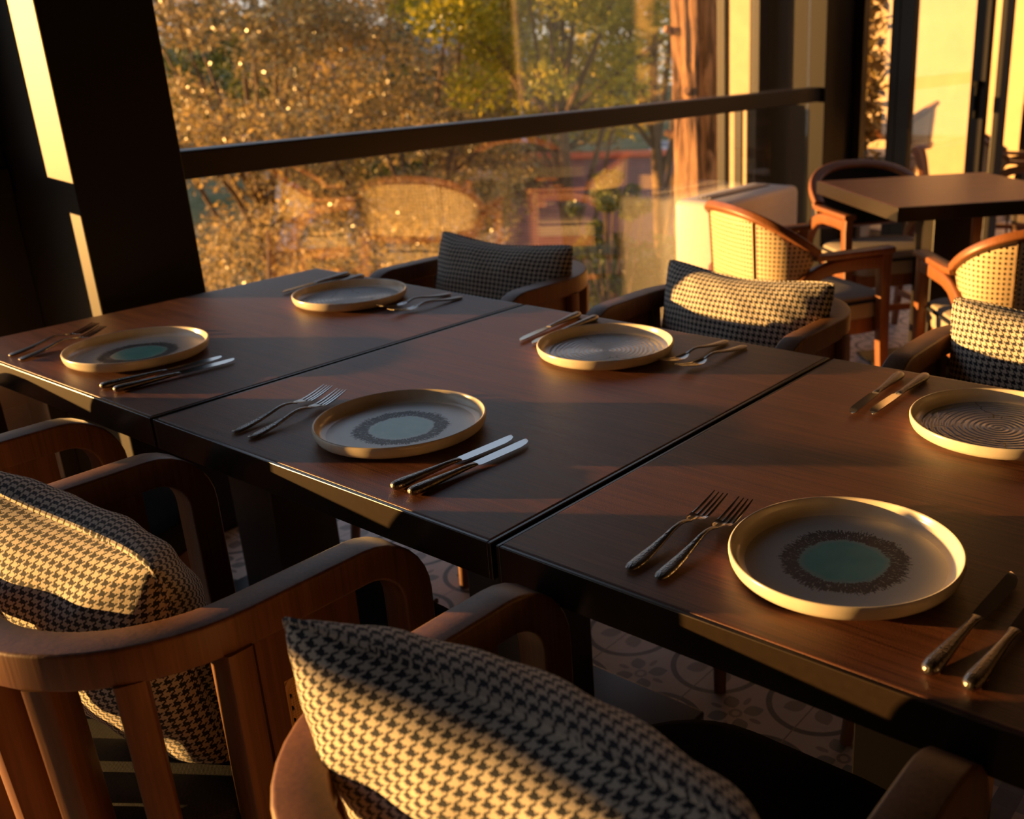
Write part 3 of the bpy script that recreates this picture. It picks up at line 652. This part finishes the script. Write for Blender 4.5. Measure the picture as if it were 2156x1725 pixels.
# ------------------------------------------------------------------ cutlery (origin under the middle, pointing +x, handle end at x = -L/2)
def loft(bm, secs, n=12, power=2.0):
    """secs: (x, y, z, half width, half thickness)"""
    rings = []
    for x_, y_, z_, w_, h_ in secs:
        rg_ = []
        for k in range(n):
            a = 2*PI*k/n; c_, s_ = math.cos(a), math.sin(a); e_ = 2/power
            rg_.append(bm.verts.new((x_, y_+w_*math.copysign(abs(c_)**e_, c_), z_+h_*math.copysign(abs(s_)**e_, s_))))
        rings.append(rg_)
    for A, B in zip(rings, rings[1:]):
        for k in range(n): bm.faces.new((A[k], A[(k+1) % n], B[(k+1) % n], B[k]))
    bm.faces.new(list(reversed(rings[0]))); bm.faces.new(rings[-1])
def make_fork():
    r = thing('dinner_fork', '', 'fork'); L = .212; x0 = -L/2
    bm = bmesh.new(); secs = []
    for s_, w_, h_, z_ in ((0, .0035, .0015, .0035), (.002, .0065, .0023, .0036), (.008, .0088, .0027, .004), (.025, .0092, .0029, .0048), (.05, .0072, .0028, .0068), (.075, .0048, .0026, .0105), (.095, .0035, .0024, .0142), (.110, .0031, .0021, .0150), (.122, .0033, .0018, .0132), (.132, .0045, .0015, .0100)):
        secs.append((x0+s_, 0, z_, w_, h_))
    loft(bm, secs, 14, 2.3); obj('handle', finish(bm), M['steel_handle'], r, True)
    bm = bmesh.new(); zc = lambda s: .0100-.0045*math.sin(min(1, (s-.132)/.03)*PI/2)+(.012*((s-.150)/.062)**1.5 if s > .150 else 0)
    hw = [(.131, .0043), (.136, .0075), (.142, .0105), (.150, .0123), (.158, .0128)]
    verts = []
    for s_, w_ in hw:
        rowt = []
        for k in range(9):
            y_ = -w_+2*w_*k/8; q = (y_/w_)**2*.0016
            rowt.append(bm.verts.new((x0+s_, y_, zc(s_)+q)))
        verts.append(rowt)
    for A, B in zip(verts, verts[1:]):
        for k in range(8): bm.faces.new((A[k], A[k+1], B[k+1], B[k]))
    geo = bmesh.ops.solidify(bm, geom=bm.faces[:], thickness=.0014)
    for k in range(4):
        yc = (-1.5+k)*.0070; sc_ = []
        for s_ in (.157, .165, .175, .185, .195, .204, .210): sc_.append((x0+s_, yc*(1-.05*(s_-.157)/.05), zc(s_)+(yc/.0128)**2*.0012, .0019-.0010*max(0, (s_-.185)/.025), .0011-.0004*max(0, (s_-.185)/.025)))
        loft(bm, sc_, 8, 3)
    obj('tines', finish(bm), M['steel'], r, True); return r
def make_knife():
    r = thing('dinner_knife', '', 'knife'); L = .232; x0 = -L/2
    bm = bmesh.new(); loft(bm, [(x0+s_, 0, .0070, w_, h_) for s_, w_, h_ in ((0, .0030, .0025), (.002, .0065, .0050), (.007, .0092, .0064), (.018, .0100, .0067), (.04, .0086, .0060), (.07, .0064, .0050), (.095, .0050, .0042), (.110, .0050, .0036), (.118, .0062, .0028), (.121, .0066, .0018))], 16, 2.1); obj('handle', finish(bm), M['steel_handle'], r, True)
    bm = bmesh.new(); pts = [(.119, -.0060, .0062), (.126, -.0092, .0064), (.150, -.0096, .0072), (.180, -.0098, .0076), (.205, -.0094, .0080), (.220, -.0060, .0084), (.229, -.0005, .0080), (.232, .0050, .0066)]
    lo, hi = [], []
    for s_, yl, yh in pts:
        lo.append((bm.verts.new((x0+s_, yl, .0066)), bm.verts.new((x0+s_, yl, .0060)))); hi.append((bm.verts.new((x0+s_, yh, .0078)), bm.verts.new((x0+s_, yh, .0056))))
    for i in range(len(pts)-1):
        a, b, c_, d = lo[i], lo[i+1], hi[i+1], hi[i]
        bm.faces.new((a[0], b[0], c_[0], d[0])); bm.faces.new((d[1], c_[1], b[1], a[1])); bm.faces.new((a[1], b[1], b[0], a[0])); bm.faces.new((d[0], c_[0], c_[1], d[1]))
    for q in (0, -1): a, d = lo[q], hi[q]; bm.faces.new((a[0], d[0], d[1], a[1]))
    obj('blade', finish(bm), M['steel'], r, True); return r
FK = make_fork(); KN = make_knife(); FL, KL = .212, .232
GF, GK = 'forks laid beside the plates', 'knives laid beside the plates'
sets = [
 ('f', (.188, .035), 99.0, 'outer left fork beside the near plate of the middle table'),
 ('f', (.233, .035), 100.5, 'inner fork touching the near plate of the middle table'),
 ('k', (.579, .032), 87.5, 'knife closest to the near plate of the middle table'),
 ('k', (.614, .033), 88.6, 'knife farther right of the near plate of the middle table'),
 ('f', (-.612, .030), 105., 'far left fork beside the left end plate'),
 ('f', (-.560, .028), 108., 'fork partly behind the rim of the left end plate'),
 ('k', (-.230, .028), 84.7, 'knife lying against the left end plate'),
 ('k', (-.189, .032), 85.5, 'outer knife right of the left end plate'),
 ('f', (.989, .038), 92.2, 'outer fork left of the nearest teal plate'),
 ('f', (1.030, .040), 93.3, 'inner fork against the rim of the nearest teal plate'),
 ('k', (1.351, .036), 87.1, 'knife between the nearest teal plate and the last knife'),
 ('k', (1.392, .034), 87.5, 'last knife at the lower right picture edge'),
 ('k', (.186, .890), -82., 'leftmost knife beside the far plate of the middle table'),
 ('k', (.238, .889), -86., 'knife half tucked behind the far plate of the middle table'),
 ('f', (.581, .888), -93., 'inner fork right of the far plate of the middle table'),
 ('f', (.631, .879), -94., 'outer fork right of the far plate of the middle table'),
 ('k', (-.636, .891), -82.4, 'bright-tipped knife beside the plate by the window'),
 ('k', (-.578, .893), -84., 'knife mostly hidden behind the plate by the window'),
 ('f', (-.227, .881), -92., 'inner fork right of the plate by the window'),
 ('f', (-.176, .871), -92., 'outer fork right of the plate by the window'),
 ('k', (.966, .868), -87.2, 'outer knife left of the cracked grey plate at the right edge'),
 ('k', (1.007, .884), -90.4, 'inner knife beside the cracked grey plate at the right edge')]
first = {'f': FK, 'k': KN}; seen = set()
for kd, (x_, y_), dg, lb in sets:
    o = first[kd] if kd not in seen else copy_tree(first[kd]); seen.add(kd)
    Lh = (FL if kd == 'f' else KL)/2; a = math.radians(dg)
    place(o, (x_+Lh*math.cos(a), y_+Lh*math.sin(a), TZ), a, lb, GF if kd == 'f' else GK)

# ------------------------------------------------------------------ fan coil units by the window
def make_unit(label, x0, x1, y0, y1, h):
    cx_, cy_ = (x0+x1)/2, (y0+y1)/2; r = thing('fan_coil_unit', label, 'heater', (cx_, cy_, 0), 0, 'white fan coil units along the glass')
    w, d = y1-y0, x1-x0
    bm = bmesh.new(); add_box(bm, (0, 0, .06+(h-.06)/2), (d, w, h-.06), .03, 4); obj('casing', bm, M['white_unit'], r, True)
    bm = bmesh.new(); add_box(bm, (-.02, 0, h+.001), (.075, w-.16, .006), .002)
    for k in range(4): pass
    gq = obj('air_grille', bm, M['unit_dark'], r)
    bm = bmesh.new()
    for k in range(3): add_box(bm, (-.042+.022*k, 0, h+.005), (.006, w-.17, .006), .001)
    obj('grille_louvre', bm, M['white_unit'], gq)
    bm = bmesh.new(); add_box(bm, (d/2+.001, 0, .06+(h-.06)*.50), (.008, w-.10, (h-.06)-.12), .003, 2); obj('front_panel', bm, M['white_unit'], r)
    bm = bmesh.new()
    for sy in (-1, 1): add_box(bm, (0, sy*(w/2-.08), .03), (d-.06, .05, .06), .003)
    obj('foot', bm, M['unit_dark'], r)
    return r
make_unit('white floor-standing fan coil unit between the window corner and the cane-back chair', -1.06, -.78, 3.0, 3.69, .65)
make_unit('pale fan coil unit low at the left picture edge below the table end', -1.12, -.84, -.62, .17, .64)

# ------------------------------------------------------------------ dark stand with a looped cable on the terrace
r = thing('cable_stand', 'black stand with a looped cable hanging at the right picture edge', 'stand', (-.12, 5.98, -.01))
bm = bmesh.new(); sweep(bm, [(0, 0, .0), (.01, 0, .7), (.02, 0, 1.45)], circ(.035, 10), (1, 0, 0), [(1.6, 1.6), (1, 1), (.5, .5)]); sweep(bm, [(-.16, 0, .012), (.16, 0, .012)], rrect(.05, .024, .004, 2), (0, 0, 1)); sweep(bm, [(0, -.16, .012), (0, .16, .012)], rrect(.05, .024, .004, 2), (0, 0, 1)); obj('pole', finish(bm), M['black_rubber'], r, True)
bm = bmesh.new(); sweep(bm, [(-.06+.12*math.cos(a), -.05, 1.02+.17*math.sin(a)) for a in [2*PI*k/24 for k in range(24)]], circ(.009, 8), (0, 1, 0), closed=True); sweep(bm, [(-.12, -.05, .88), (-.2, -.06, .74), (-.27, -.08, .55), (-.3, -.1, .3), (-.3, -.1, .01)], circ(.007, 8), (0, 1, 0)); obj('looped_cable', finish(bm), M['black_rubber'], r, True)

# ------------------------------------------------------------------ outside: ground, trees, houses
GZ = -3.5
bm = bmesh.new(); nx, ny = 60, 60; vs = []
for j in range(ny+1):
    for i in range(nx+1):
        x_ = -2.0-120*(i/nx)**1.6; y_ = -45+130*(j/ny); dist = -x_
        z_ = GZ-.6*min(1, dist/30)+max(0, (dist-42))*.085+.5*math.sin(x_*.21)*math.cos(y_*.17)*min(1, dist/20)
        vs.append(bm.verts.new((x_, y_, z_)))
for j in range(ny):
    for i in range(nx): a = j*(nx+1)+i; bm.faces.new((vs[a], vs[a+1], vs[a+nx+2], vs[a+nx+1]))
hl = obj('ground_hillside', finish(bm), M['hill'], smooth=True); hl['kind'] = 'structure'
if hl.data.polygons[0].normal.z < 0: hl.data.flip_normals()

def leaf_mesh(name, centers, radii, counts, size, mat, parent, flat=1.0, seed=0):
    g = np.random.default_rng(seed); V = []; 
    for c_, r_, n_ in zip(centers, radii, counts):
        d_ = g.normal(size=(n_, 3)); d_ /= np.linalg.norm(d_, axis=1)[:, None]; rad = r_*(g.random(n_)**(.45))
        V.append(np.array(c_)+d_*rad[:, None]*np.array([1, 1, flat]))
    P_ = np.concatenate(V); n = len(P_)
    a = g.normal(size=(n, 3)); a /= np.linalg.norm(a, axis=1)[:, None]; b = g.normal(size=(n, 3)); b -= a*(a*b).sum(1)[:, None]; b /= np.linalg.norm(b, axis=1)[:, None]
    cn = np.cross(a, b); s_ = size*g.uniform(.6, 1.3, n)[:, None]
    q = np.stack([P_-a*s_, P_+b*s_*.42+cn*s_*.12, P_+a*s_, P_-b*s_*.42+cn*s_*.12], 1).reshape(-1, 3)
    me = bpy.data.meshes.new(name); me.vertices.add(4*n); me.vertices.foreach_set('co', q.ravel()); me.loops.add(4*n); me.polygons.add(n)
    me.polygons.foreach_set('loop_start', np.arange(0, 4*n, 4)); me.loops.foreach_set('vertex_index', np.arange(4*n)); me.update(calc_edges=True)
    at = me.attributes.new('tint', 'FLOAT', 'FACE'); at.data.foreach_set('value', g.random(n).astype('f'))
    return obj(name, me, mat, parent)
def tree(label, top, rx, rz_, mat, nl, size, seed, ncl=64, trunk_r=.14, cat='tree', name='leafy_tree', group='trees outside the window', sparse=.21):
    """crown centre top (world), crown half sizes rx, rz_; trunk reaches the slope below"""
    g = np.random.default_rng(seed); base = Vector((top[0]+g.uniform(-.3, .3), top[1]+g.uniform(-.3, .3), GZ-.9))
    r = thing(name, label, cat, tuple(base), 0, group); cl = []
    for k in range(ncl):
        d_ = g.normal(size=3); d_ /= np.linalg.norm(d_); cl.append(np.array([d_[0]*rx, d_[1]*rx, d_[2]*rz_])*g.uniform(.25, 1.0)**.6+np.array(top)-np.array(base))
    w_ = g.uniform(.5, 1.5, ncl); cnt = (nl*w_/w_.sum()).astype(int)
    leaf_mesh('foliage', cl, [sparse*rx*x_ for x_ in w_**.33], cnt, size, mat, r, .8, seed)
    bm = bmesh.new(); tp = Vector(top)-base; f0 = tp*.45
    sweep(bm, [(0, 0, 0), tuple(tp*.2+Vector((.1, .05, 0))), tuple(f0), tuple(tp*.75), tuple(tp*1.0)], circ(trunk_r, 10), (1, 0, 0), [(1.2, 1.2), (1, 1), (.8, .8), (.5, .5), (.2, .2)])
    for k in range(min(ncl, 16)):
        e_ = Vector(cl[k]); s0 = tp*g.uniform(.4, .8); md = s0.lerp(e_, .5)+Vector((0, 0, .15*rx*g.uniform(-1, 1)))
        sweep(bm, [tuple(s0), tuple(md), tuple(e_)], circ(trunk_r*.32, 6), (1, .1, 0), [(1, 1), (.7, .7), (.3, .3)])
    obj('trunk', finish(bm), M['twig'], r, True); return r
tree('olive tree with grey-green leaves filling the left of the window', (-11.0, 7.2, 1.1), 2.7, 2.6, M['olive'], 30000, .046, 11)
tree('low olive tree below the rail at the left of the window', (-7.3, 4.6, -1.5), 1.5, 1.3, M['olive'], 16000, .032, 12)
tree('tall olive tree standing behind the middle of the window rail', (-9.4, 8.3, .2), 2.1, 2.3, M['olive'], 24000, .036, 13)
tree('yellow-green tree glowing in the sun at the top of the window', (-7.0, 8.9, 1.9), 1.8, 1.55, M['lime'], 22000, .045, 14)
tree('yellow-green tree close left of the big trunk', (-7.6, 11.6, 2.0), 2.0, 1.9, M['lime'], 20000, .048, 15)
tree('small dark leafy tree hanging in front of the red-roofed house', (-4.75, 7.0, -.38), .50, .72, M['deep'], 4200, .034, 16, 22, .06)
tree('dusty olive tree behind the reflected chairs in the lower pane', (-8.0, 7.0, -1.6), 1.55, 1.25, M['olive'], 15000, .034, 17)
tree('far green tree high at the back left of the window', (-15.5, 11.5, .8), 3.2, 2.6, M['deep'], 17000, .075, 18, 40, .2)
tree('far brownish tree beyond the olive trees', (-13.5, 14.5, .6), 3.0, 2.4, M['olive'], 15000, .07, 19, 40, .2)
tree('distant tree between the white houses', (-19, 15.0, .2), 3.0, 2.6, M['olive'], 9000, .10, 20, 36, .2)
# hedge and lawn shrubs
r = thing('clipped_hedge', 'green clipped hedge at the foot of the white house wall', 'hedge', (-7.0, 10.9, GZ-.4))
hc = [(-.9+1.8*g_/15+.1*math.sin(g_*3), -.9+1.9*g_/15, 1.95+.25*math.sin(g_*2.1)) for g_ in range(16)]
leaf_mesh('foliage', hc+[(a+.5, b-.5, c_-.9) for a, b, c_ in hc], [.42]*32, [420]*32, .05, M['hedge'], r, 1.2, 31)
bm = bmesh.new()
for k in range(0, 16, 3): sweep(bm, [(hc[k][0], hc[k][1], 0), hc[k]], circ(.03, 6), (1, 0, 0))
obj('stem', finish(bm), M['twig'], r)
# big trunk close to the window
r = thing('tree_trunk', 'thick furrowed tree trunk standing in sun just outside the window', 'tree', (-2.54, 5.38, GZ-.4)); bm = bmesh.new(); g = np.random.default_rng(5)
rings = []; NR, NZ = 72, 60
for j in range(NZ+1):
    z_ = 8.5*j/NZ; rg_ = []
    for k in range(NR):
        a = 2*PI*k/NR; rad = .178+.05*math.exp(-z_/.8)-.004*z_+.016*math.sin(a*5+z_*.35)+.012*math.sin(a*9-z_*.6+1)+.010*abs(math.sin(a*13+.8*math.sin(z_*1.3)+z_*.25))+.004*g.normal()
        rg_.append(bm.verts.new((rad*math.cos(a)+.03*math.sin(z_*.5)+.02*z_*.1, rad*math.sin(a)+.02*math.cos(z_*.4), z_)))
    rings.append(rg_)
for A, B in zip(rings, rings[1:]):
    for k in range(NR): bm.faces.new((A[k], A[(k+1) % NR], B[(k+1) % NR], B[k]))
bm.faces.new(rings[-1]); obj('trunk', finish(bm), M['bark'], r, True)
bm = bmesh.new()
for a, z_ in ((3.6, 4.6), (4.2, 5.3), (5.0, 4.9)): sweep(bm, [(.17*math.cos(a), .17*math.sin(a), z_), (.24*math.cos(a), .24*math.sin(a), z_+.02)], circ(.03, 8), (0, 0, 1), [(1, 1), (.8, .8)])
obj('branch_stub', finish(bm), M['bark'], r, True)

def house(label, loc, rz_, L_, D_, H_, roof, wall, rh, group='houses outside the window', ridge=True):
    r = thing('house', label, 'house', loc, rz_, group)
    obj('wall', box_bm((0, 0, H_/2), (L_, D_, H_)), wall, r)
    bm = bmesh.new(); o_ = .35
    A = [(-L_/2-o_, -D_/2-o_, H_), (L_/2+o_, -D_/2-o_, H_), (L_/2+o_, D_/2+o_, H_), (-L_/2-o_, D_/2+o_, H_), (-L_/2-o_, 0, H_+rh), (L_/2+o_, 0, H_+rh)]
    v_ = [bm.verts.new(a) for a in A]; w_ = [bm.verts.new((a[0], a[1], a[2]-.14)) for a in A[:4]]
    for f in ((0, 1, 5, 4), (2, 3, 4, 5), (1, 2, 5), (3, 0, 4)): bm.faces.new([v_[i] for i in f])
    for i in range(4): j = (i+1) % 4; bm.faces.new((w_[i], w_[j], v_[j], v_[i]))
    bm.faces.new(list(reversed(w_))); rf = obj('roof', finish(bm), roof, r)
    if ridge:
        bm = bmesh.new(); sweep(bm, [(-L_/2-o_, 0, H_+rh), (L_/2+o_, 0, H_+rh)], circ(.10, 8), (0, 0, 1)); obj('ridge', finish(bm), M['ridge'] if roof is M['roof'] else M['house_grey'], rf, True)
    for x_ in (-L_*.3, 0, L_*.3):
        wf = obj('window', box_bm((x_, -D_/2-.01, H_*.62), (.9, .05, .9)), M['glass_dark'], r)
    return r
hv = math.atan2(.62, .78)
house('white house with a red tiled roof left of the big trunk', (-9.2, 17.2, GZ-.9), hv, 9.0, 5.0, 2.35, M['roof'], M['house_white'], 1.25)
house('pale distant house with a grey roof at the top of the window', (-18.2, 16.4, GZ-.2), .9, 4.0, 4.0, 4.6, M['house_grey'], M['house_white'], .8)
house('distant white house seen through the olive branches', (-24.0, 21.0, GZ-.8), .7, 9.0, 5.0, 3.0, M['house_grey'], M['house_white'], .9)
house('distant white house low behind the small dark tree', (-13.0, 23.5, GZ-.8), .6, 5.0, 4.0, 2.5, M['house_grey'], M['house_white'], .5)
# leafy plant on the terrace behind the glazed doors
r = thing('potted_bush', 'leafy green bush in a planter seen through the narrow glazed door', 'plant', (-1.30, 5.22, -.01))
leaf_mesh('foliage', [(.05*math.sin(k*2.3)*k**.5, .05*math.cos(k*1.7)*k**.5, .5+.11*k) for k in range(14)], [.20]*14, [220]*14, .045, M['olive'], r, 1.1, 44)
bm = bmesh.new(); lathe(bm, [(0, 0), (.17, 0), (.22, .40), (.20, .40), (.19, .36), (0, .36)], 24); obj('planter', finish(bm), M['grey_wall'], r)
bm = bmesh.new(); sweep(bm, [(0, 0, .3), (.03, 0, 1.0), (0, .02, 1.7)], circ(.02, 6), (1, 0, 0)); obj('stem', finish(bm), M['twig'], r)
